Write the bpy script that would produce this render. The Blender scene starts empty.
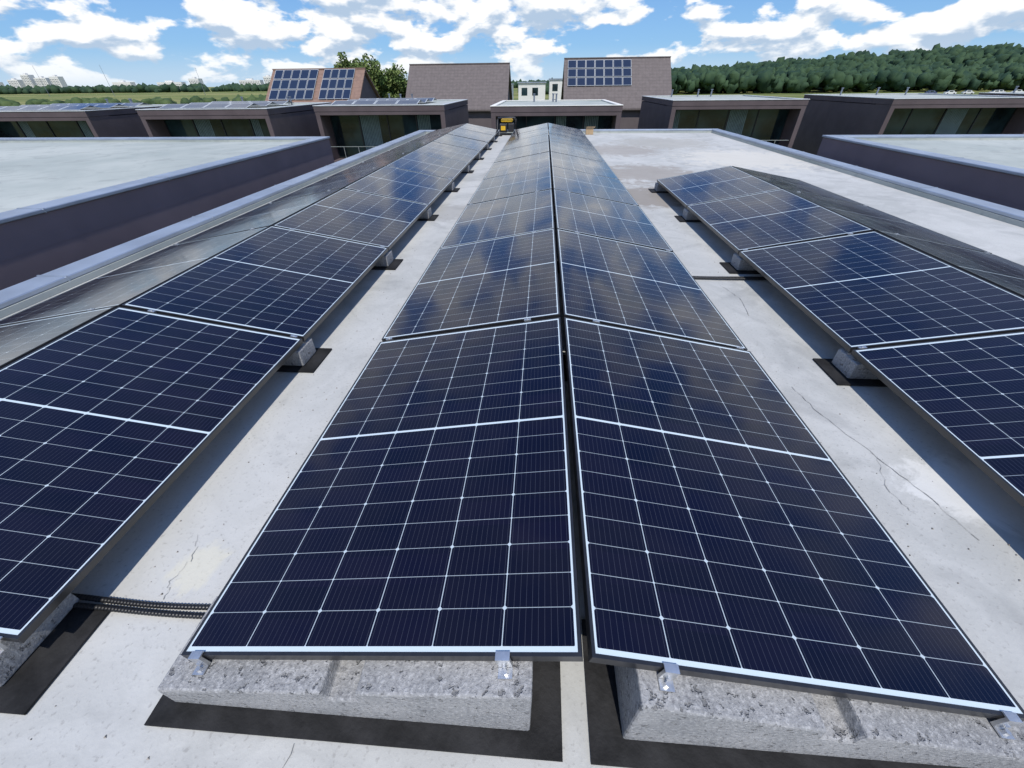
import bpy, bmesh, math, random
import numpy as np
from mathutils import Vector, Matrix
random.seed(7); rng=np.random.default_rng(7)
S=bpy.context.scene; COL=S.collection
S.view_settings.view_transform='Standard'
try: S.view_settings.look='None'
except Exception: pass
S.view_settings.exposure=0

# ------------------------------------------------------------ node helpers
class NT:
    def __init__(s,tree): s.t=tree; s.n=tree.nodes; s.l=tree.links
    def new(s,typ,**kw):
        n=s.n.new(typ)
        for k,v in kw.items(): setattr(n,k,v)
        return n
    def put(s,sock,v):
        if isinstance(v,bpy.types.NodeSocket): s.l.new(v,sock)
        else: sock.default_value=v
    def m(s,op,a,b=None,c=None,clamp=False):
        n=s.n.new('ShaderNodeMath'); n.operation=op; n.use_clamp=clamp
        s.put(n.inputs[0],a)
        if b is not None: s.put(n.inputs[1],b)
        if c is not None: s.put(n.inputs[2],c)
        return n.outputs[0]
    def vm(s,op,a,b=None):
        n=s.n.new('ShaderNodeVectorMath'); n.operation=op
        s.put(n.inputs[0],a)
        if b is not None:
            if op=='SCALE': s.put(n.inputs['Scale'],b)
            else: s.put(n.inputs[1],b)
        return n.outputs[0]
    def mix(s,f,a,b,blend='MIX'):
        n=s.n.new('ShaderNodeMix'); n.data_type='RGBA'; n.blend_type=blend
        s.put(n.inputs[0],f); s.put(n.inputs[6],a); s.put(n.inputs[7],b)
        return n.outputs[2]
    def noise(s,vec,scale,detail=4,rough=.5,dist=0):
        n=s.n.new('ShaderNodeTexNoise'); n.inputs['Scale'].default_value=scale
        n.inputs['Detail'].default_value=detail; n.inputs['Roughness'].default_value=rough
        n.inputs['Distortion'].default_value=dist
        if vec is not None: s.l.new(vec,n.inputs['Vector'])
        return n.outputs[0]
    def ss(s,v,a,b,lo=0.,hi=1.):
        n=s.n.new('ShaderNodeMapRange'); n.interpolation_type='SMOOTHSTEP'
        s.put(n.inputs[0],v); n.inputs[1].default_value=a; n.inputs[2].default_value=b
        n.inputs[3].default_value=lo; n.inputs[4].default_value=hi
        return n.outputs[0]
    def bump(s,h,strength,dist=.01):
        n=s.n.new('ShaderNodeBump'); n.inputs['Strength'].default_value=strength
        n.inputs['Distance'].default_value=dist; s.l.new(h,n.inputs['Height'])
        return n.outputs[0]
def c4(c): return (c[0],c[1],c[2],1.)
def newmat(name):
    m=bpy.data.materials.new(name); m.use_nodes=True
    nt=NT(m.node_tree); b=nt.n['Principled BSDF']
    return m,nt,b
def simple(name,col,rough=.6,metal=0.,var=.15,vscale=3.,bump=0.,bscale=60.,spec=.5):
    m,nt,b=newmat(name)
    tc=nt.new('ShaderNodeTexCoord').outputs['Object']
    n=nt.noise(tc,vscale,3,.6)
    f=nt.ss(n,.3,.7)
    lo=tuple(x*(1-var) for x in col); hi=tuple(min(1,x*(1+var)) for x in col)
    nt.l.new(nt.mix(f,c4(lo),c4(hi)),b.inputs['Base Color'])
    b.inputs['Roughness'].default_value=rough; b.inputs['Metallic'].default_value=metal
    b.inputs['Specular IOR Level'].default_value=spec
    if bump>0:
        nt.l.new(nt.bump(nt.noise(tc,bscale,2,.6),bump,.004),b.inputs['Normal'])
    return m

# ------------------------------------------------------------ materials
def mat_cells():
    m,nt,b=newmat('pv_cells_glass')
    uv=nt.new('ShaderNodeUVMap'); uv.uv_map='UVMap'
    sp=nt.new('ShaderNodeSeparateXYZ'); nt.l.new(uv.outputs[0],sp.inputs[0])
    x=sp.outputs[0]; y=sp.outputs[1]       # metres on the panel
    px=.1843; py=.0927
    cx=nt.m('DIVIDE',nt.m('SUBTRACT',x,.5*(1.134-6*px)),px)
    yc=nt.m('SUBTRACT',nt.m('ABSOLUTE',nt.m('SUBTRACT',y,.861)),.0052)
    cy=nt.m('DIVIDE',yc,py)
    fx=nt.m('FRACT',cx); fy=nt.m('FRACT',cy)
    dx=nt.m('MULTIPLY',nt.m('SUBTRACT',.5,nt.m('ABSOLUTE',nt.m('SUBTRACT',fx,.5))),px)
    dy=nt.m('MULTIPLY',nt.m('SUBTRACT',.5,nt.m('ABSOLUTE',nt.m('SUBTRACT',fy,.5))),py)
    colline=nt.ss(dx,.0009,.0016,1,0)
    rowline=nt.ss(dy,.0005,.0011,1,0)
    par=nt.m('MODULO',nt.m('ROUND',cy),2.)
    size=nt.m('ADD',.0042,nt.m('MULTIPLY',nt.m('SUBTRACT',1.,par),.0030))
    dia=nt.m('LESS_THAN',nt.m('ADD',dx,dy),size)
    outx=nt.m('GREATER_THAN',nt.m('ABSOLUTE',nt.m('SUBTRACT',cx,3.)),2.994)
    outy=nt.m('ADD',nt.m('GREATER_THAN',cy,8.99),nt.m('LESS_THAN',yc,0.0))
    white=nt.m('MAXIMUM',nt.m('MAXIMUM',nt.m('MULTIPLY',colline,.78),nt.m('MULTIPLY',rowline,.62)),nt.m('MAXIMUM',nt.m('MULTIPLY',dia,.85),nt.m('MAXIMUM',outx,outy)),clamp=True)
    bb=nt.m('FRACT',nt.m('MULTIPLY',fx,11.))
    bd=nt.m('MULTIPLY',nt.m('ABSOLUTE',nt.m('SUBTRACT',bb,.5)),px/11)
    bus=nt.ss(bd,.0003,.0006,.17,0)
    cid=nt.new('ShaderNodeCombineXYZ')
    nt.l.new(nt.m('FLOOR',cx),cid.inputs[0]); nt.l.new(nt.m('FLOOR',nt.m('DIVIDE',y,py)),cid.inputs[1])
    oi=nt.new('ShaderNodeObjectInfo'); nt.l.new(oi.outputs['Random'],cid.inputs[2])
    wn=nt.new('ShaderNodeTexWhiteNoise'); wn.noise_dimensions='3D'; nt.l.new(cid.outputs[0],wn.inputs[0])
    cell=nt.mix(wn.outputs[0],(.0018,.0013,.0075,1),(.0036,.0023,.0115,1))
    pt=nt.mix(oi.outputs['Random'],(.9,.9,1.,1),(1.25,1.05,1.05,1))
    cell=nt.mix(1.,cell,pt,'MULTIPLY')
    c=nt.mix(bus,cell,(.25,.27,.33,1))
    c=nt.mix(white,c,(.55,.64,.69,1))
    tc=nt.new('ShaderNodeTexCoord').outputs['Object']
    off=nt.new('ShaderNodeCombineXYZ'); nt.l.new(nt.m('MULTIPLY',oi.outputs['Random'],37.),off.inputs[0])
    tco=nt.vm('ADD',tc,off.outputs[0])
    nz=nt.noise(tco,2.2,4,.65,.6)
    d=nt.ss(nz,.42,.8,0.,.008)
    c=nt.mix(d,c,(.45,.42,.38,1))
    nt.l.new(c,b.inputs['Base Color'])
    nt.l.new(nt.ss(nz,.3,.7,.08,.14),b.inputs['Roughness'])
    b.inputs['IOR'].default_value=1.45
    b.inputs['Specular IOR Level'].default_value=.5
    nt.l.new(nt.bump(nt.noise(tco,1.3,1,.5),.12,.02),b.inputs['Normal'])
    return m
def mat_roof():
    m,nt,b=newmat('roof_screed')
    g=nt.new('ShaderNodeNewGeometry').outputs['Position']
    big=nt.ss(nt.noise(g,.55,5,.6,.4),.3,.7)
    c=nt.mix(big,(.385,.39,.375,1),(.50,.50,.48,1))
    n2=nt.ss(nt.noise(g,3.2,6,.65,1.2),.42,.62)
    c=nt.mix(nt.m('MULTIPLY',n2,.30),c,(.57,.57,.55,1))
    st=nt.ss(nt.noise(nt.vm('ADD',g,(7.,3.,0.)),1.1,6,.62,1.6),.52,.68)
    c=nt.mix(nt.m('MULTIPLY',st,.42),c,(.26,.265,.26,1))
    fine=nt.noise(g,60,3,.6)
    c=nt.mix(nt.m('MULTIPLY',nt.ss(fine,.56,.72),.40),c,(.20,.19,.18,1))
    pn=nt.m('MULTIPLY',nt.m('SUBTRACT',nt.noise(g,4,5,.7,.8),.5),2.6)
    def patch(pos,r,col,f,c):
        d=nt.vm('SUBTRACT',g,pos); n=nt.new('ShaderNodeVectorMath'); n.operation='LENGTH'; nt.l.new(d,n.inputs[0])
        e=nt.m('ADD',nt.m('DIVIDE',n.outputs['Value'],r),pn)
        return nt.mix(nt.m('MULTIPLY',nt.ss(e,.6,1.1,1,0),f),c,col)
    c=patch((1.80,.84,0),.26,(.72,.72,.70,1),.55,c)
    c=patch((-1.42,.33,0),.10,(.66,.62,.46,1),.4,c)
    c=patch((1.60,6.6,0),.8,(.24,.21,.18,1),.8,c)
    c=patch((2.0,8.6,0),1.1,(.28,.25,.22,1),.75,c)
    c=patch((1.9,12.,0),1.2,(.30,.27,.24,1),.65,c)
    c=patch((-1.4,5.5,0),.5,(.30,.29,.27,1),.55,c)
    c=patch((4.6,10.5,0),1.6,(.60,.57,.50,1),.7,c)
    c=patch((3.4,13.5,0),1.5,(.34,.32,.28,1),.55,c)
    nt.l.new(c,b.inputs['Base Color'])
    b.inputs['Roughness'].default_value=.85
    nt.l.new(nt.bump(fine,.35,.004),b.inputs['Normal'])
    return m
def mat_block():
    m,nt,b=newmat('ballast_concrete')
    g=nt.new('ShaderNodeTexCoord').outputs['Object']
    c=nt.mix(nt.ss(nt.noise(g,5,4,.6),.3,.7),(.255,.26,.265,1),(.355,.355,.355,1))
    fn=nt.noise(g,85,4,.75)
    c=nt.mix(nt.m('MULTIPLY',nt.ss(fn,.52,.62),.50),c,(.56,.56,.56,1))
    c=nt.mix(nt.m('MULTIPLY',nt.ss(fn,.36,.47,1,0),.60),c,(.13,.13,.14,1))
    pit=nt.ss(nt.noise(g,36,3,.7),.59,.67)
    c=nt.mix(nt.m('MULTIPLY',pit,.6),c,(.11,.11,.11,1))
    nt.l.new(c,b.inputs['Base Color']); b.inputs['Roughness'].default_value=.9
    nt.l.new(nt.bump(nt.m('SUBTRACT',fn,nt.m('MULTIPLY',pit,.9)),.9,.008),b.inputs['Normal'])
    return m
M_cells=mat_cells(); M_roof=mat_roof(); M_block=mat_block()
M_frame=simple('black_anodised_frame',(.018,.018,.02),.32,0,.2,20,spec=.6)
M_back=simple('white_backsheet',(.55,.55,.56),.6)
M_mat=simple('epdm_rubber',(.018,.018,.019),.75,0,.45,9,.5,70,spec=.25)
M_alu=simple('aluminium',(.62,.63,.64),.42,.9,.12,30)
M_cop=simple('coping_sheet',(.36,.41,.48),.42,.55,.14,1.5,.15,4)
M_copl=simple('coping_sheet_light',(.55,.57,.58),.5,.2,.06,2.5)
M_copd=simple('coping_sheet_dark',(.20,.23,.28),.45,.4,.1,2.5)
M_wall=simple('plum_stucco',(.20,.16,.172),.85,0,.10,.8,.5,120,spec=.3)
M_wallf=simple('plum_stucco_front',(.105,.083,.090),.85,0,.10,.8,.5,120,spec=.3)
M_wall2=simple('grey_plum_stucco',(.135,.115,.12),.85,0,.08,.8,.4,60,spec=.3)
M_cond=simple('black_conduit',(.012,.012,.013),.4,0,.2,30)
M_crack=simple('crack',(.22,.215,.205),.9,0,.3,40)
M_yel=simple('yellow_paint',(.75,.45,.02),.4,0,.1,8)
M_blk=simple('black_plastic',(.02,.02,.022),.5,0,.2,8)
M_card=simple('cardboard',(.42,.30,.18),.8,0,.12,5)
M_bark=simple('bark',(.10,.075,.05),.9,0,.3,6,.6,20)
M_white=simple('white_render',(.72,.71,.68),.8,0,.05,.3)
M_curt=simple('curtain_fabric',(.16,.22,.23),.9)
M_peb=simple('grit',(.22,.20,.18),.9,0,.5,8)
def mat_flatroof():
    m,nt,b=newmat('neighbour_roof_screed')
    g=nt.new('ShaderNodeNewGeometry').outputs['Position']
    c=nt.mix(nt.ss(nt.noise(g,.35,6,.6,.6),.3,.7),(.32,.355,.335,1),(.44,.465,.435,1))
    c=nt.mix(nt.m('MULTIPLY',nt.ss(nt.noise(g,1.6,5,.65,1.5),.5,.68),.45),c,(.24,.26,.25,1))
    nt.l.new(c,b.inputs['Base Color']); b.inputs['Roughness'].default_value=.9
    return m
M_nroof=mat_flatroof()
def mat_glass():
    m,nt,b=newmat('window_glass')
    g=nt.new('ShaderNodeNewGeometry').outputs['Position']
    n=nt.ss(nt.noise(g,.5,3,.5),.35,.65)
    nt.l.new(nt.mix(n,(.008,.015,.018,1),(.03,.06,.068,1)),b.inputs['Base Color'])
    b.inputs['Roughness'].default_value=.03; b.inputs['Specular IOR Level'].default_value=.5
    return m
M_glass=mat_glass()
def mat_tiles(name,a,bc):
    m,nt,b=newmat(name)
    tc=nt.new('ShaderNodeTexCoord').outputs['Object']
    sp=nt.new('ShaderNodeSeparateXYZ'); nt.l.new(tc,sp.inputs[0])
    r=nt.m('FRACT',nt.m('MULTIPLY',sp.outputs[2],3.4))
    cc=nt.m('FRACT',nt.m('MULTIPLY',sp.outputs[0],2.6))
    line=nt.m('MAXIMUM',nt.ss(r,.0,.22,1,0),nt.m('MULTIPLY',nt.ss(cc,0,.2,1,0),.6))
    c=nt.mix(nt.ss(nt.noise(tc,2.5,4,.7),.3,.7),c4(a),c4(bc))
    c=nt.mix(nt.m('MULTIPLY',line,.4),c,c4(tuple(x*.4 for x in a)))
    nt.l.new(c,b.inputs['Base Color']); b.inputs['Roughness'].default_value=.75
    return m
M_tileb=mat_tiles('brown_roof_tile',(.115,.096,.092),(.150,.126,.12))
M_tileo=mat_tiles('terracotta_roof_tile',(.20,.125,.095),(.26,.165,.125))
def mat_array():
    m,nt,b=newmat('distant_pv')
    b.inputs['Roughness'].default_value=.12
    uv=nt.new('ShaderNodeUVMap').outputs[0]
    sp=nt.new('ShaderNodeSeparateXYZ'); nt.l.new(uv,sp.inputs[0])
    e=nt.m('MAXIMUM',nt.m('ABSOLUTE',nt.m('SUBTRACT',sp.outputs[0],.5)),nt.m('ABSOLUTE',nt.m('SUBTRACT',sp.outputs[1],.5)))
    nt.l.new(nt.mix(nt.m('GREATER_THAN',e,.46),(.02,.03,.06,1),(.45,.48,.5,1)),b.inputs['Base Color'])
    return m
M_arr=mat_array()
def mat_foliage(name,dark,light,scale):
    m,nt,b=newmat(name)
    g=nt.new('ShaderNodeNewGeometry').outputs['Position']
    n=nt.ss(nt.noise(g,scale,4,.65),.32,.68)
    nt.l.new(nt.mix(n,c4(dark),c4(light)),b.inputs['Base Color'])
    b.inputs['Roughness'].default_value=.8; b.inputs['Specular IOR Level'].default_value=.2
    return m
M_leaf=mat_foliage('leaves',(.06,.11,.03),(.19,.24,.08),.9)
M_forest=mat_foliage('forest_canopy',(.018,.044,.028),(.05,.090,.042),.06)
M_bush=mat_foliage('bushes',(.03,.06,.025),(.09,.13,.05),.12)
def mat_ground():
    m,nt,b=newmat('meadow')
    g=nt.new('ShaderNodeNewGeometry').outputs['Position']
    mp=nt.new('ShaderNodeMapping'); nt.l.new(g,mp.inputs[0]); mp.inputs['Scale'].default_value=(.35,1,1); mp.inputs['Rotation'].default_value=(0,0,.12)
    f=nt.ss(nt.noise(mp.outputs[0],.012,5,.55,.3),.40,.60)
    c=nt.mix(f,(.12,.165,.045,1),(.28,.27,.11,1))
    f2=nt.ss(nt.noise(mp.outputs[0],.045,7,.65),.45,.62)
    c=nt.mix(nt.m('MULTIPLY',f2,.6),c,(.08,.11,.04,1))
    nt.l.new(nt.mix(nt.m('MULTIPLY',nt.noise(g,1.2,4,.7),.4),c,(.16,.17,.07,1)),b.inputs['Base Color'])
    b.inputs['Roughness'].default_value=.95; b.inputs['Specular IOR Level'].default_value=.1
    return m
M_ground=mat_ground()
M_asph=simple('asphalt',(.055,.055,.058),.9,0,.2,2,.3,40)
M_kerb=simple('kerb_concrete',(.34,.33,.31),.9)
M_roadpaint=simple('road_paint',(.75,.75,.72),.7)

# ------------------------------------------------------------ geometry helpers
def empty(name,loc=(0,0,0)):
    e=bpy.data.objects.new(name,None); e.empty_display_size=.3; e.location=loc; COL.objects.link(e); return e
def obj(name,mesh,parent=None,loc=(0,0,0),rot=(0,0,0)):
    o=bpy.data.objects.new(name,mesh); COL.objects.link(o); o.location=loc; o.rotation_euler=rot
    if parent: o.parent=parent
    return o
def mesh(name,v,f,mats,idx=None,smooth=False):
    me=bpy.data.meshes.new(name); me.from_pydata([tuple(map(float,p)) for p in v],[],f)
    for m in (mats if isinstance(mats,(list,tuple)) else [mats]): me.materials.append(m)
    if idx is not None: me.polygons.foreach_set('material_index',idx)
    if smooth: me.polygons.foreach_set('use_smooth',[True]*len(me.polygons))
    me.update(); return me
class Build:
    def __init__(s): s.v=[];s.f=[];s.i=[]
    def box(s,x0,x1,y0,y1,z0,z1,mi=0):
        n=len(s.v)
        s.v+=[(x0,y0,z0),(x1,y0,z0),(x1,y1,z0),(x0,y1,z0),(x0,y0,z1),(x1,y0,z1),(x1,y1,z1),(x0,y1,z1)]
        for q in [(0,3,2,1),(4,5,6,7),(0,1,5,4),(1,2,6,5),(2,3,7,6),(3,0,4,7)]:
            s.f.append(tuple(n+k for k in q)); s.i.append(mi)
    def poly(s,pts,mi=0):
        n=len(s.v); s.v+=list(pts); s.f.append(tuple(range(n,n+len(pts)))); s.i.append(mi)
    def tube(s,path,r,mi=0,seg=8,caps=True):
        path=[Vector(p) for p in path]; n0=len(s.v); rr=r if isinstance(r,(list,tuple)) else [r]*len(path)
        for k,p in enumerate(path):
            a=path[max(0,k-1)];b=path[min(len(path)-1,k+1)]
            t=(b-a).normalized(); up=Vector((0,0,1)) if abs(t.z)<.9 else Vector((1,0,0))
            u=t.cross(up).normalized(); w=u.cross(t).normalized()
            for j in range(seg):
                an=2*math.pi*j/seg; s.v.append(tuple(p+(u*math.cos(an)+w*math.sin(an))*rr[k]))
        for k in range(len(path)-1):
            for j in range(seg):
                a=n0+k*seg+j;b=n0+k*seg+(j+1)%seg
                s.f.append((a,b,b+seg,a+seg)); s.i.append(mi)
        if caps:
            s.f.append(tuple(range(n0,n0+seg))); s.i.append(mi)
            e=n0+(len(path)-1)*seg; s.f.append(tuple(range(e+seg-1,e-1,-1))); s.i.append(mi)
    def mesh(s,name,mats,smooth=False): return mesh(name,s.v,s.f,mats,s.i,smooth)
def bevel(o,w,seg=2):
    b=o.modifiers.new('bevel','BEVEL'); b.width=w; b.segments=seg; b.limit_method='ANGLE'

# ------------------------------------------------------------ solar panels
W=1.134;L=1.722;P=L+.02;TH=.1788;WC=W*math.cos(TH);WS=W*math.sin(TH);GAP=.012;ZL=.17;T=.030
def panel_mesh():
    v=[];f=[];i=[];uv=[]
    lip=.009;zt=.0016
    def q(a,mi,uvs=None):
        n=len(v); v.extend(a); f.append(tuple(range(n,n+4))); i.append(mi); uv.append(uvs or [(0,0)]*4)
    q([(lip,lip,0),(W-lip,lip,0),(W-lip,L-lip,0),(lip,L-lip,0)],0,[(lip,lip),(W-lip,lip),(W-lip,L-lip),(lip,L-lip)])
    O=[(0,0),(W,0),(W,L),(0,L)];I=[(lip,lip),(W-lip,lip),(W-lip,L-lip),(lip,L-lip)]
    for k in range(4):
        a=O[k];b=O[(k+1)%4];c=I[(k+1)%4];d=I[k]
        q([(*a,zt),(*b,zt),(*c,zt),(*d,zt)],1)
        q([(*d,zt),(*c,zt),(*c,-.0004),(*d,-.0004)],1)
        q([(*a,-T),(*b,-T),(*b,zt),(*a,zt)],1)
        ii=[(.03,.03),(W-.03,.03),(W-.03,L-.03),(.03,L-.03)]
        q([(*b,-T),(*a,-T),(*ii[k],-T),(*ii[(k+1)%4],-T)],1)
    q([(lip,lip,-.006),(lip,L-lip,-.006),(W-lip,L-lip,-.006),(W-lip,lip,-.006)],2)
    me=mesh('solar_panel',v,f,[M_cells,M_frame,M_back],i)
    u=me.uv_layers.new(name='UVMap')
    flat=[c for face in uv for p in face for c in p]; u.data.foreach_set('uv',flat)
    return me
PM=panel_mesh()
XL=-2.767;XR=2.872;YR=.043
def place(x0,y0,s,k):
    j=lambda a: random.uniform(-a,a)
    if s<0: o=obj('solar_panel',PM,None,(x0-GAP-WC,y0+k*P,ZL+j(.001)),(j(.0015),-TH+j(.003),0))
    else:   o=obj('solar_panel',PM,None,(x0+GAP,y0+k*P,ZL+WS+j(.001)),(j(.0015),TH+j(.003),0))
for k in range(9):
    for s in (-1,1): place(0,-.008 if k==0 else 0,s,k); place(XL,0,s,k)
for k in range(4):
    for s in (-1,1): place(XR,YR,s,k)

# ------------------------------------------------------------ ballast blocks, mats, clamps
def block_mesh(sgn,dep,LB=1.05,h0=.105):
    hx=lambda x: h0+x*math.tan(TH)
    prof=[(0,0),(LB,0),(LB,hx(LB)),(.60,hx(.60)),(.59,hx(.60)-.055),(.51,hx(.5)-.05),(.50,hx(.50)),(0,hx(0))]
    bm=bmesh.new()
    a=[bm.verts.new((sgn*x,0,z)) for x,z in prof]; b=[bm.verts.new((sgn*x,dep,z)) for x,z in prof]
    bm.faces.new(a); bm.faces.new(b[::-1])
    for k in range(len(prof)):
        n=(k+1)%len(prof); bm.faces.new((a[n],a[k],b[k],b[n]))
    bmesh.ops.recalc_face_normals(bm,faces=bm.faces)
    me=bpy.data.meshes.new('ballast_block'); bm.to_mesh(me); bm.free(); me.materials.append(M_block); return me
BM={-1:block_mesh(1,.26),1:block_mesh(-1,.26)}
BMm={-1:block_mesh(1,.18),1:block_mesh(-1,.18)}
BMl=block_mesh(-1,.26,.90,.125)
def matmesh(w,d):
    q=Build(); q.box(0,w,0,d,.004,.012); return q.mesh('rubber_mat',M_mat)
MATM=matmesh(1.19,.36); MATS=matmesh(1.19,.28); MATL=matmesh(1.14,.30)
b=Build()
b.box(-.018,.018,-.012,-.004,-.040,.004); b.box(-.018,.018,-.012,.008,.004,.008)
b.box(-.018,.018,-.036,-.0125,-.040,-.036)
b.tube([(0,-.024,-.036),(0,-.024,-.026)],.007,seg=6); b.tube([(0,-.005,-.02),(0,-.018,-.02)],.006,seg=6)
CL=b.mesh('end_clamp',M_alu)
mc=Build(); mc.box(-.02,.02,-.009,.009,-.03,.004); mc.tube([(0,0,.004),(0,0,.009)],.006,seg=6); MCL=mc.mesh('mid_clamp',M_alu)
def station(x0,s,y,kind):
    pro=.05; left=(x0==XL and s>0 and kind=='near')
    if kind=='near': yb=y-.08
    elif kind=='far': yb=y-.13; pro=.0
    else: yb=y-.10; pro=.0
    if left: pro=-.09
    xo=x0+s*(GAP+WC+pro)
    e=obj('ballast_block',BMl if left else (BM if kind=='near' else BMm)[s],None,(xo,yb,.013))
    bevel(e,.007,2)
    ov=.05 if kind=='near' else .085
    if left: ov=.13
    ml=1.14 if left else 1.19
    mx=xo+(-ov if s<0 else -ml+ov)
    obj('rubber_mat',MATL if left else (MATM if kind=='near' else MATS),None,(mx,yb-.055,0))
    for fr in (.05,.83):
        X=x0+s*(GAP+WC*(1-fr)); Z=ZL+WS*fr
        if kind=='near':
            c=obj('end_clamp',CL,e); c.location=(X-xo,y-yb-.008,Z-.013+.001); c.rotation_euler=(0,(TH if s>0 else -TH),0)
        elif kind=='mid':
            c=obj('mid_clamp',MCL,e); c.location=(X-xo,y-.01-yb,Z-.013+.001); c.rotation_euler=(0,(TH if s>0 else -TH),0)
for x0,y0,n in ((0,0,9),(XL,0,9),(XR,YR,4)):
    for k in range(n+1):
        for s in (-1,1): station(x0,s,y0+k*P,'near' if k==0 else ('far' if k==n else 'mid'))

# conduits
def conduit(pts,r=.010):
    b=Build(); pts=[Vector(p) for p in pts]; path=[];rad=[]
    for a,c in zip(pts[:-1],pts[1:]):
        d=(c-a).length; n=max(2,int(d/.003))
        for k in range(n):
            path.append(a.lerp(c,k/n)); rad.append(r if (len(path)//2)%2 else r*.8)
    b.tube(path,rad,seg=8); return obj('corrugated_conduit',b.mesh('corrugated_conduit',M_cond,True))
def wav(x0,x1,y,z,a=.004,n=24,ph=0): return [(x0+(x1-x0)*k/n,y+a*math.sin(k*.35+ph),z) for k in range(n+1)]
conduit(wav(-1.95,-.9,.155,.016)); conduit(wav(-1.95,-.9,.182,.016,.006,24,.6))
conduit(wav(.9,2.1,3.22,.016)); conduit(wav(.9,2.1,3.25,.016,.006,24,1.))

# ------------------------------------------------------------ our building
me_b=empty('flat_roof_house')
RX0,RX1,RY0,RY1=-4.42,5.72,-3.2,16.4
b=Build(); b.poly([(RX0,RY0,0),(RX1,RY0,0),(RX1,RY1,0),(RX0,RY1,0)]); obj('roof_surface',b.mesh('roof_surface',M_roof),me_b)
def coping_ring(parent,x0,x1,y0,y1,z,zr,w=.32,mat=M_cop,wall=M_wall):
    b=Build()
    for (a,c,d,e) in ((x0-w,x0,y0-w,y1+w),(x1,x1+w,y0-w,y1+w),(x0,x1,y1,y1+w),(x0,x1,y0-w,y0)):
        b.box(a,c,d,e,z-.045,z)
    o=obj('metal_coping',b.mesh('metal_coping',[mat]),parent); bevel(o,.008,1)
    b=Build(); t=.03
    for (a,c,d,e) in ((x0-w+t,x0-t,y0-w+t,y1+w-t),(x1+t,x1+w-t,y0-w+t,y1+w-t),(x0-t,x1+t,y1+t,y1+w-t),(x0-t,x1+t,y0-w+t,y0-t)):
        b.box(a,c,d,e,zr-.3,z-.045)
    obj('parapet',b.mesh('parapet',[wall]),parent)
    b=Build(); q=.02
    for (a,c,d,e) in ((x0-q,x0+.01,y0,y1),(x1-.01,x1+q,y0,y1),(x0+.01,x1-.01,y1-.01,y1+q),(x0+.01,x1-.01,y0-q,y0+.01)):
        b.box(a,c,d,e,zr-.02,z-.046)
    obj('membrane_upstand',b.mesh('membrane_upstand',[M_nroof]),parent)
    b=Build()
    yy=y0
    while yy<y1:
        for xx in (x0-w,x1): b.box(xx-.004,xx+w+.004,yy,yy+.012,z-.047,z+.006)
        yy+=2.0
    obj('coping_seams',b.mesh('coping_seams',[mat]),parent)
coping_ring(me_b,RX0,RX1,RY0,RY1,.10,0,.28)
b=Build(); b.box(RX0-.247,RX1+.247,RY0-.247,RY1+.247,-6.5,-.302); obj('walls',b.mesh('walls',M_wall),me_b)
def crack(pts,w=.003):
    P0=[]
    for a,c in zip(pts[:-1],pts[1:]):
        for k in range(8):
            t=k/8; P0.append((a[0]+(c[0]-a[0])*t+random.uniform(-.007,.007),a[1]+(c[1]-a[1])*t+random.uniform(-.007,.007)))
    b=Build()
    for k in range(len(P0)-1):
        a=P0[k];c=P0[k+1]; w0=w*random.uniform(.2,1)
        b.poly([(a[0]-w0,a[1],.003),(c[0]-w0,c[1],.003),(c[0]+w0,c[1],.003),(a[0]+w0,a[1],.003)][::-1])
    obj('screed_crack',b.mesh('screed_crack',M_crack),me_b)
crack([(-1.50,.46),(-1.45,.36),(-1.47,.26),(-1.44,.2)],.0011)
crack([(1.38,1.6),(1.42,1.35),(1.52,1.05),(1.6,.78),(1.63,.6)],.0019)
crack([(1.52,1.05),(1.44,.86),(1.47,.7)],.0014)
crack([(1.48,3.1),(1.55,2.8),(1.5,2.5)],.002)
crack([(-.78,-.15),(-.80,-.3),(-.77,-.5)],.0015)
# loose grit lying on the roof
b=Build()
for k in range(420):
    lane=random.random()
    if lane<.4: gx_=random.uniform(-1.62,-1.15)
    elif lane<.8: gx_=random.uniform(1.15,1.75)
    else: gx_=random.uniform(-2.2,2.2)
    gy_=random.uniform(-.75,5.5) if lane<.8 else random.uniform(-.8,-.15)
    s_=random.uniform(.0012,.0045)
    t_=(gx_,gy_,.001+s_*1.4)
    c0=(gx_-s_,gy_-s_,.001);c1=(gx_+s_,gy_-s_*.7,.001);c2=(gx_+random.uniform(-.5,.5)*s_,gy_+s_,.001)
    b.poly([c0,c1,t_]);b.poly([c1,c2,t_]);b.poly([c2,c0,t_])
obj('loose_grit',b.mesh('loose_grit',M_peb),me_b)

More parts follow.
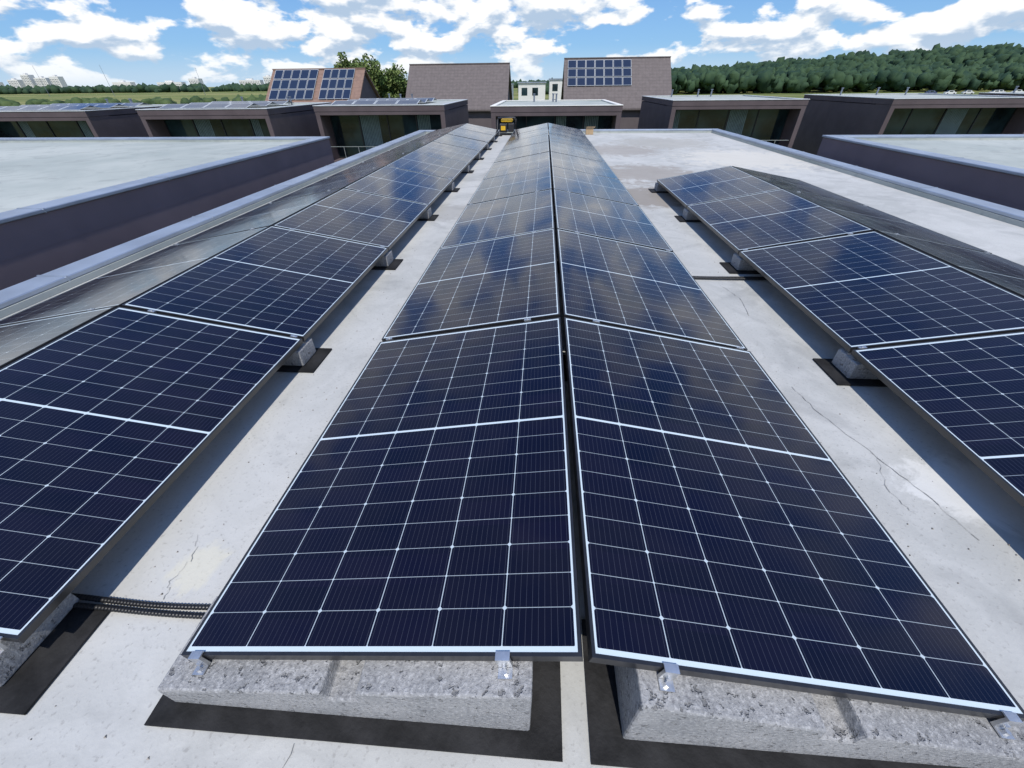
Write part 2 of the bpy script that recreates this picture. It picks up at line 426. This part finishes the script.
# ------------------------------------------------------------ neighbours
def flat_house(x0,x1,y0,y1,z,front=False,mat=M_wall,cop=M_cop,arr=0,roofdrop=.09):
    e=empty('flat_roof_house')
    w=.34
    X0,X1,Y0,Y1=x0+w,x1-w,y0+w,y1-w
    b=Build(); b.poly([(X0,Y0,z-roofdrop),(X1,Y0,z-roofdrop),(X1,Y1,z-roofdrop),(X0,Y1,z-roofdrop)]); obj('roof_surface',b.mesh('roof_surface',M_nroof),e)
    coping_ring(e,X0,X1,Y0,Y1,z,z-roofdrop,w,cop,mat)
    b=Build()
    t=.05
    if not front:
        t=.032
        b.box(x0+t,x1-t,y0+t,y1-t,-6.5,z-roofdrop-.301)
        obj('walls',b.mesh('walls',mat),e)
    else:
        rec=1.7; fz0=z-3.75; fin=.38; beam=.62
        b.box(x0+t,x1-t,y0+rec+.16,y1-t,-6.5,z-.44)
        b.box(x0+t,x0+fin,y0+t,y0+rec+.157,fz0,z-.403)
        b.box(x1-fin,x1-t,y0+t,y0+rec+.157,fz0,z-.403)
        b.box(x0+fin+.003,x1-fin-.003,y0+t,y0+rec+.157,z-beam,z-.403)
        b.box(x0+t,x1-t,y0+t,y0+rec+.157,fz0-.5,fz0-.003)
        b.box(x0+.8,x1-.8,y0+rec-.3,y0+rec+.15,-6.5,fz0-.503)
        obj('walls',b.mesh('walls',mat),e)
        g=Build(); n=4; gx0=x0+fin+.02; gx1=x1-fin-.02; ww=(gx1-gx0)/n
        g.box(gx0,gx1,y0+rec+.06,y0+rec+.08,fz0+.02,z-beam-.01); obj('glazing',g.mesh('glazing',M_glass),e)
        fr=Build()
        for k in range(n+1):
            fr.box(gx0+k*ww-.04,gx0+k*ww+.04,y0+rec,y0+rec+.055,fz0+.02,z-beam-.02)
        fr.box(gx0+.045,gx1-.045,y0+rec+.003,y0+rec+.05,z-beam-.1,z-beam-.03); fr.box(gx0+.045,gx1-.045,y0+rec+.003,y0+rec+.05,fz0+.02,fz0+.09)
        obj('window_frames',fr.mesh('window_frames',M_blk),e)
        c=Build()
        for k in random.sample(range(n),2):
            for q in range(random.randint(5,12)): c.box(gx0+k*ww+.1+q*.13,gx0+k*ww+.2+q*.13,y0+rec+.053,y0+rec+.058,fz0+.12,z-beam-.12)
        obj('curtain',c.mesh('curtain',M_curt),e)
        r=Build()
        for k in range(int((x1-x0-2*fin)/1.2)+1):
            xx=x0+fin+.05+k*1.2; r.box(xx,xx+.03,y0+.2,y0+.23,fz0,fz0+1.0)
        r.box(x0+fin,x1-fin,y0+.195,y0+.235,fz0+1.003,fz0+1.035)
        obj('balcony_railing',r.mesh('balcony_railing',M_alu),e)
        q=Build()
        for k in range(3):
            vx=random.uniform(x0+1.5,x1-1.5); vy=random.uniform(y1-3,y1-1); q.tube([(vx,vy,z-.1),(vx,vy,z+.45)],.07,seg=8); q.tube([(vx,vy,z+.451),(vx,vy,z+.52)],.11,seg=8)
        obj('vent_pipes',q.mesh('vent_pipes',M_copd),e)
    if arr:
        a=Build()
        yy=y0+1.0
        while yy+1.1<min(y1-.8,y0+9):
            xx=x0+1
            while xx+1.75<x1-1:
                a.poly([(xx,yy,z+.02),(xx+1.7,yy,z+.02),(xx+1.7,yy+1.05,z+.24),(xx,yy+1.05,z+.24)])
                a.poly([(xx,yy+1.07,z+.24),(xx+1.7,yy+1.07,z+.24),(xx+1.7,yy+2.1,z+.02),(xx,yy+2.1,z+.02)])
                xx+=1.73
            yy+=2.6
        me=a.mesh('rooftop_solar_array',M_arr); u=me.uv_layers.new(name='UVMap')
        u.data.foreach_set('uv',[0,0,1,0,1,1,0,1]*(len(me.polygons)))
        obj('rooftop_solar_array',me,e)
    return e
flat_house(-19,-6.15,-4,12.4,.30)
flat_house(7.12,18.5,-4,12.3,.30)
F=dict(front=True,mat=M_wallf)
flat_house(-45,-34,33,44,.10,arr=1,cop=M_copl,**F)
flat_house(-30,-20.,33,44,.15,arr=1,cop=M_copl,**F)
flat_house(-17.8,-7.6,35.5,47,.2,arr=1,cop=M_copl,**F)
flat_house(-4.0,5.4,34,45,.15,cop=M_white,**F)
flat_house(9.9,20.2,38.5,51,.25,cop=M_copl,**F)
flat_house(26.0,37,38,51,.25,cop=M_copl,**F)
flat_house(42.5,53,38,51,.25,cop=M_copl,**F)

# ------------------------------------------------------------ pitched houses behind
def gable(x0,x1,y0,y1,ze,zr,tile,name='gabled_house',arrs=()):
    e=empty(name); ym=(y0+y1)/2
    b=Build(); b.box(x0+.3,x1-.3,y0+.4,y1-.4,-6.5,ze)
    b.poly([(x0+.3,y0+.4,ze),(x0+.3,ym,zr-.25),(x0+.3,y1-.4,ze)]); b.poly([(x1-.3,y0+.4,ze),(x1-.3,y1-.4,ze),(x1-.3,ym,zr-.25)])
    obj('walls',b.mesh('walls',M_wall2),e)
    b=Build(); t=.16
    for ya,yb in ((y0,ym),(y1,ym)):
        za=ze-.15
        A=[(x0,ya,za),(x1,ya,za),(x1,yb,zr),(x0,yb,zr)]; B=[(p[0],p[1],p[2]-t) for p in A]
        b.poly(A if ya<yb else A[::-1]); b.poly(B[::-1]); 
        for k in range(4):
            n=(k+1)%4; b.poly([A[k],B[k],B[n],A[n]])
    obj('roof',b.mesh('roof',tile),e)
    b=Build(); b.box(x0-.02,x1+.02,ym-.12,ym+.12,zr-.03,zr+.07); obj('ridge_cap',b.mesh('ridge_cap',tile),e)
    sl=(zr-ze+.15)/(ym-y0); nx=Vector((0,-sl,1)).normalized()
    for (ax0,ax1,t0,t1,nc,nr) in arrs:
        a=Build(); cw=(ax1-ax0)/nc; th=(t1-t0)/nr
        for i in range(nc):
            for j in range(nr):
                pts=[]
                for (u,v) in ((i*cw+.03,t0+j*th+.012),((i+1)*cw-.03,t0+j*th+.012),((i+1)*cw-.03,t0+(j+1)*th-.004),(i*cw+.03,t0+(j+1)*th-.004)):
                    p=Vector((ax0+u,y0+(ym-y0)*v,ze-.15+(zr-ze+.15)*v))+nx*.12; pts.append(tuple(p))
                a.poly(pts)
        me=a.mesh('rooftop_solar_array',M_arr); u=me.uv_layers.new(name='UVMap'); u.data.foreach_set('uv',[0,0,1,0,1,1,0,1]*len(me.polygons))
        obj('rooftop_solar_array',me,e)
    return e
gable(-29.5,-19.3,48,57,-.6,2.8,M_tileo,arrs=((-29.1,-24.3,.25,.97,5,3),(-23.7,-20.3,.25,.97,4,3)))
gable(-16.2,-4.3,54,64,-.8,3.25,M_tileb)
gable(2.0,14.0,54,64,-.8,3.6,M_tileb,arrs=((2.4,9.6,.42,.95,7,3),))
def lowwhite(x0,x1,y,z,d=10):
    e=empty('white_building'); b=Build(); b.box(x0,x1,y,y+d,-6.5,z); obj('walls',b.mesh('walls',M_white),e)
    g=Build(); n=int((x1-x0)/2.4)
    for k in range(n):
        for zz in (z-2.2,z-5.2): g.box(x0+.7+k*2.4,x0+2.0+k*2.4,y-.03,y+.05,zz,zz+1.4)
    obj('windows',g.mesh('windows',M_glass),e)
    r=Build(); r.box(x0-.2,x1+.2,y-.2,y+d+.2,z+.003,z+.25); obj('roof',r.mesh('roof',M_cop),e)
lowwhite(-6,0,110,1.3); lowwhite(1,9,120,1.9); lowwhite(-14,-9,130,1.0)

# ------------------------------------------------------------ ground, street
b=Build(); b.poly([(-4000,-600,-6.5),(4000,-600,-6.5),(4000,5000,-6.5),(-4000,5000,-6.5)]); obj('ground',b.mesh('ground',M_ground))
b=Build(); b.poly([(-80,21,-6.496),(80,21,-6.496),(80,27,-6.496),(-80,27,-6.496)]); obj('road',b.mesh('road',M_asph))
b=Build()
for k in range(26): b.poly([(-78+k*6,23.93,-6.492),(-75+k*6,23.93,-6.492),(-75+k*6,24.07,-6.492),(-78+k*6,24.07,-6.492)])
obj('road_markings',b.mesh('road_markings',M_roadpaint))
b=Build(); b.box(-80,80,20.8,20.95,-6.5,-6.38); b.box(-80,80,27.05,27.2,-6.5,-6.38); obj('kerb',b.mesh('kerb',M_kerb))

# ------------------------------------------------------------ vegetation
def ico(sub):
    bm=bmesh.new(); bmesh.ops.create_icosphere(bm,subdivisions=sub,radius=1)
    v=np.array([x.co[:] for x in bm.verts]); f=np.array([[q.index for q in p.verts] for p in bm.faces]); bm.free(); return v,f
def blobs(name,pts,rad,mat,sub=2,sq=.85,jit=.25):
    v,f=ico(sub); V=[];F=[]
    for k,(p,r) in enumerate(zip(pts,rad)):
        ph=rng.uniform(0,6.28,3)
        d=1+jit*(np.sin(v[:,0]*4+ph[0])*np.sin(v[:,1]*4.5+ph[1])+.6*np.sin(v[:,2]*6+ph[2]))+rng.uniform(-jit*.5,jit*.5,len(v))
        w=v*d[:,None]*r; w[:,2]*=sq; V.append(w+np.array(p)); F.append(f+k*len(v))
    V=np.vstack(V);F=np.vstack(F)
    me=bpy.data.meshes.new(name); me.vertices.add(len(V)); me.vertices.foreach_set('co',V.ravel())
    me.loops.add(F.size); me.loops.foreach_set('vertex_index',F.ravel().astype(np.int32))
    me.polygons.add(len(F)); me.polygons.foreach_set('loop_start',np.arange(0,F.size,3,dtype=np.int32)); me.polygons.foreach_set('loop_total',np.full(len(F),3,dtype=np.int32))
    me.materials.append(mat); me.update(calc_edges=True); me.validate(); return obj(name,me)
def hill_z(x,y):
    t=np.clip((x-60)/330,0,1); s=np.clip((y-360)/150,0,1)
    return -6.5+ (t*18.5+1.0)*s*s*(3-2*s)
gx=np.linspace(40,900,60); gy=np.linspace(350,800,30); v=[];f=[]
for j,yy in enumerate(gy):
    for i,xx in enumerate(gx): v.append((xx,yy,hill_z(xx,yy)+(-.3 if j==0 else 0)))
for j in range(29):
    for i in range(59): a=j*60+i; f.append((a,a+1,a+61,a+60))
obj('hill',mesh('hill',v,f,M_ground,smooth=True))
pts=[];rad=[]
for k in range(4200):
    y=360+rng.random()**1.2*170; x=60+rng.random()*520
    r=rng.uniform(1.5,3.9)*(1 if rng.random()<.85 else 1.35); z=hill_z(x,y)+rng.uniform(3.5,9)
    pts.append((x,y,z)); rad.append(r)
blobs('forest',pts,rad,M_forest,2,1.15,.32)
pts=[];rad=[]
for k in range(900):
    x=rng.uniform(-1300,40); y=900+rng.normal()*25+ (x*.1); r=rng.uniform(4,8)
    pts.append((x,y,-6.5+r*rng.uniform(.3,.8))); rad.append(r)
for k in range(250):
    x=rng.uniform(-20,90)*1.0; y=420+rng.normal()*12; r=rng.uniform(2.5,5)
    pts.append((x,y,-6.5+r*.8)); rad.append(r)
blobs('tree_line',pts,rad,M_forest,1,.9,.25)
pts=[];rad=[]
for k in range(260):
    x=rng.uniform(-190,-45); y=120+rng.normal()*14; r=rng.uniform(.8,2.2)
    pts.append((x,y,-6.5+r*.6)); rad.append(r)
for k in range(90):
    x=rng.uniform(-260,-90); y=210+rng.normal()*10; r=rng.uniform(1.2,3.)
    pts.append((x,y,-6.5+r*.7)); rad.append(r)
blobs('hedgerow',pts,rad,M_bush,2,.8,.25)

def tree(x,y,h,cr):
    e=empty('deciduous_tree',(x,y,-6.5)); b=Build()
    b.tube([(0,0,0),(.1,0,h*.25),(0,.1,h*.5),(.15,0,h*.8)],[.28,.22,.16,.05],seg=8)
    tips=[]
    for k in range(22):
        a=k*2.4; z0=h*(.28+.026*k); rr=cr*random.uniform(.55,1.)*(1-.45*abs(k/21-.4)); 
        tip=(rr*math.cos(a),rr*math.sin(a),min(h*.95,z0+h*.16)); tips.append(tip)
        b.tube([(0,0,z0),(tip[0]*.5,tip[1]*.5,z0+h*.07),tip],[.09,.06,.02],seg=6)
    obj('trunk_and_limbs',b.mesh('trunk',M_bark,True),e)
    C=[]
    for t in tips+[(0,0,h*.95),(.6,0,h*.85),(-.5,.4,h*.88),(0,0,h*.7),(0,0,h*.6)]:
        for q in range(4): C.append((np.array(t)+rng.normal(0,.6,3),rng.uniform(.55,1.05)))
    n=14000; V=np.zeros((n*4,3))
    for k in range(n):
        c,r=C[rng.integers(len(C))]; d=rng.normal(size=3); d/=np.linalg.norm(d)
        p=c+d*r*rng.random()**.4; s=rng.uniform(.07,.15)
        u=rng.normal(size=3);u/=np.linalg.norm(u); w=np.cross(u,rng.normal(size=3)); w/=np.linalg.norm(w)
        V[k*4:k*4+4]=[p-u*s-w*s*.7,p+u*s-w*s*.7,p+u*s+w*s*.7,p-u*s+w*s*.7]
    obj('crown',mesh('crown',V,[tuple(range(k*4,k*4+4)) for k in range(n)],M_leaf),e)
tree(-25.4,66,10.1,3.0); tree(-21.8,68,9.2,3.2)

def tower(x,y,w,h):
    e=empty('apartment_tower'); b=Build(); b.box(x,x+w,y,y+14,-6.5,-6.5+h); b.box(x+w*.3,x+w*.6,y+4,y+10,-6.5+h+.003,-6.5+h+3)
    obj('walls',b.mesh('walls',M_white),e); g=Build()
    for k in range(int(h/3)-1):
        for i in range(int(w/4)): g.box(x+1+i*4,x+3+i*4,y-.1,y+.1,-5+k*3,-3.5+k*3)
    obj('windows',g.mesh('windows',M_glass),e)
for x,w,h in ((-1270,26,24),(-1230,20,33),(-1200,30,27),(-1160,22,29),(-1340,40,20),(-1010,45,17),(-900,60,16),(-820,24,22),(-700,50,18),(-640,20,24),(-520,40,17),(-300,50,17)):
    tower(x,1100,w,h)
def mast(x,y,h):
    b=Build(); b.tube([(x,y,-6.5),(x,y,-6.5+h)],[.22,.08],seg=6)
    for z in (.9,.95): b.box(x-1.0*(1.6-z),x+1.0*(1.6-z),y-.08,y+.08,-6.5+h*z,-6.5+h*z+.12)
    obj('power_pylon',b.mesh('power_pylon',M_copd))
for x,y,h in ((-560,520,28),(-445,480,26),(-375,520,24)): mast(x,y,h)
def car(x,y,col,s=1.):
    b=Build()
    prof=[(-2.1,.35),(-2.1,.85),(-1.5,.95),(-.9,1.45),(.7,1.45),(1.3,.95),(2.1,.85),(2.1,.35)]
    A=[(x+p*s,y-.85,-6.5+z*s) for p,z in prof];Bq=[(x+p*s,y+.85,-6.5+z*s) for p,z in prof]
    b.poly(A,0); b.poly(Bq[::-1],0)
    for k in range(len(prof)): q=(k+1)%len(prof); b.poly([A[q],A[k],Bq[k],Bq[q]],1 if k in (2,4) else 0)
    b.box(x-.8*s,x+.6*s,y-.87,y-.86,-6.5+.98*s,-6.5+1.36*s,1)
    for wx in (-1.3,1.3): b.tube([(x+wx*s,y-.9,-6.5+.33*s),(x+wx*s,y-.6,-6.5+.33*s)],.33*s,2,10)
    obj('parked_car',b.mesh('parked_car',[simple('car_paint',col,.3),M_glass,M_blk]))
for k in range(14):
    car(225+k*9+random.uniform(-2,2),300+random.uniform(-6,6),random.choice([(.7,.7,.7),(.75,.75,.75),(.72,.72,.7),(.1,.12,.2),(.6,.6,.62)]),1.4)

# ------------------------------------------------------------ things left on the far roof edge
def generator(x,y):
    e=empty('portable_generator',(x,y,0)); e.scale=(.95,.85,.9); b=Build()
    for yy in (-.2,.2):
        b.tube([(-.33,yy,.02),(-.33,yy,.5),(-.27,yy,.56),(.27,yy,.56),(.33,yy,.5),(.33,yy,.02),(-.33,yy,.02)],.022,0,8)
    for xx in (-.3,.3): b.tube([(xx,-.2,.56),(xx,.2,.56)],.016,0,8); b.tube([(xx,-.2,.04),(xx,.2,.04)],.016,0,8)
    obj('tube_frame',b.mesh('tube_frame',M_blk,True),e)
    b=Build(); b.box(-.20,.22,-.17,.17,.42,.52); o=obj('fuel_tank',b.mesh('fuel_tank',M_yel),e); bevel(o,.04,3)
    b=Build(); b.box(-.26,.02,-.15,.15,.08,.37); b.box(.05,.27,-.14,.14,.1,.38); o=obj('engine',b.mesh('engine',M_blk),e); bevel(o,.03,2)
    b=Build(); b.box(-.2,-.04,-.17,-.152,.16,.3); obj('control_panel',b.mesh('control_panel',M_yel),e)
generator(-1.42,16.0)
def cbox(x,y):
    e=empty('cardboard_box',(x,y,.004)); e.scale=(.5,.5,.6); b=Build(); t=.008
    b.box(-.25,.25,-.17,.17,0,t); b.box(-.25,.25,-.17,-.17+t,t,.3); b.box(-.25,.25,.17-t,.17,t,.3); b.box(-.25,-.25+t,-.162,.162,t,.3); b.box(.25-t,.25,-.162,.162,t,.3)
    obj('box_body',b.mesh('box_body',M_card),e); b=Build()
    b.poly([(-.25,-.17,.3),(.25,-.17,.3),(.25,-.27,.4),(-.25,-.27,.4)]); b.poly([(.25,-.17,.3),(.25,.17,.3),(.36,.17,.38),(.36,-.17,.38)]); b.poly([(-.25,-.17,.3),(-.25,.17,.3),(-.34,.17,.42),(-.34,-.17,.42)])
    obj('flaps',b.mesh('flaps',M_card),e)
cbox(1.45,16.0)

# ------------------------------------------------------------ sky
SE,AZ=math.radians(60),math.radians(172)   # azimuth clockwise from +Y
w=bpy.data.worlds.new('World'); S.world=w; w.use_nodes=True; nt=NT(w.node_tree)
try:
    w.cycles.sampling_method='MANUAL'; w.cycles.sample_map_resolution=512
except Exception: pass
bg=nt.n['Background']
sky=nt.new('ShaderNodeTexSky'); sky.sky_type='NISHITA'; sky.sun_disc=False; sky.sun_elevation=SE; sky.sun_rotation=AZ
sky.air_density=1.0; sky.dust_density=.3; sky.ozone_density=3.0; sky.altitude=100
tc=nt.new('ShaderNodeTexCoord').outputs['Generated']
sp=nt.new('ShaderNodeSeparateXYZ'); nt.l.new(tc,sp.inputs[0]); z=sp.outputs[2]
LOC=(3.1,.9,5.2); SC=(2.6,2.6,6.2)
mp=nt.new('ShaderNodeMapping'); nt.l.new(tc,mp.inputs[0]); mp.inputs['Scale'].default_value=SC; mp.inputs['Location'].default_value=LOC
mp2=nt.new('ShaderNodeMapping'); nt.l.new(tc,mp2.inputs[0]); mp2.inputs['Scale'].default_value=SC; mp2.inputs['Location'].default_value=(LOC[0],LOC[1],LOC[2]+.09)
n1=nt.noise(mp.outputs[0],3.8,7,.53,.1); n2=nt.noise(mp2.outputs[0],3.8,4,.50,.1)
cov=nt.ss(nt.noise(mp.outputs[0],.8,1,.5),.3,.7,-.04,.07)
nn=nt.m('ADD',n1,cov)
dens=nt.ss(nn,.465,.54)
# clouds out of view overhead are thinned to weaken their reflections in near panels
aloft=nt.ss(z,.26,.58,1.,.10)
dens=nt.m('MULTIPLY',dens,aloft)
lit=nt.ss(nt.m('SUBTRACT',n1,n2),-.09,.04)
cc=nt.mix(lit,(.47,.60,.77,1),(1.08,1.08,1.08,1))
skyc=nt.vm('SCALE',sky.outputs[0],.10)
skyc=nt.vm('MULTIPLY',skyc,(.62,.88,1.26))
grad=nt.mix(nt.ss(z,0.,.30),(.30,.56,.88,1),(.07,.24,.68,1))
skyc=nt.mix(.65,skyc,grad)
haze=nt.ss(z,.0,.06,.45,0.)
c=nt.mix(nt.m('MULTIPLY',dens,nt.ss(z,-.02,.02,.0,.97)),skyc,cc)
c=nt.mix(haze,c,(.72,.83,.94,1))
nt.l.new(c,bg.inputs[0]); bg.inputs[1].default_value=1.0
sl=bpy.data.lights.new('sun','SUN'); sl.energy=4.0; sl.angle=math.radians(.6); sl.color=(1,.955,.88)
so=bpy.data.objects.new('sun',sl); COL.objects.link(so)
d=Vector((math.sin(AZ)*math.cos(SE),math.cos(AZ)*math.cos(SE),math.sin(SE)))
so.rotation_euler=(-d).to_track_quat('-Z','Y').to_euler()

# ------------------------------------------------------------ camera
yaw,pitch,roll,f=.0729,.6496,-.0116,396.9
fh=Vector((-math.sin(yaw),math.cos(yaw),0)); rt=Vector((math.cos(yaw),math.sin(yaw),0)); zz=Vector((0,0,1))
fw=fh*math.cos(pitch)-zz*math.sin(pitch); up=fh*math.sin(pitch)+zz*math.cos(pitch)
r2=rt*math.cos(roll)+up*math.sin(roll); u2=up*math.cos(roll)-rt*math.sin(roll)
cam=bpy.data.cameras.new('camera'); co=bpy.data.objects.new('camera',cam); COL.objects.link(co)
M=Matrix((r2,u2,-fw)).transposed().to_4x4(); M.translation=Vector((-.1449,-.3778,1.4628)); co.matrix_world=M
cam.sensor_width=36; cam.sensor_fit='HORIZONTAL'; cam.lens=f*36/1024; cam.clip_start=.05; cam.clip_end=9000
S.camera=co
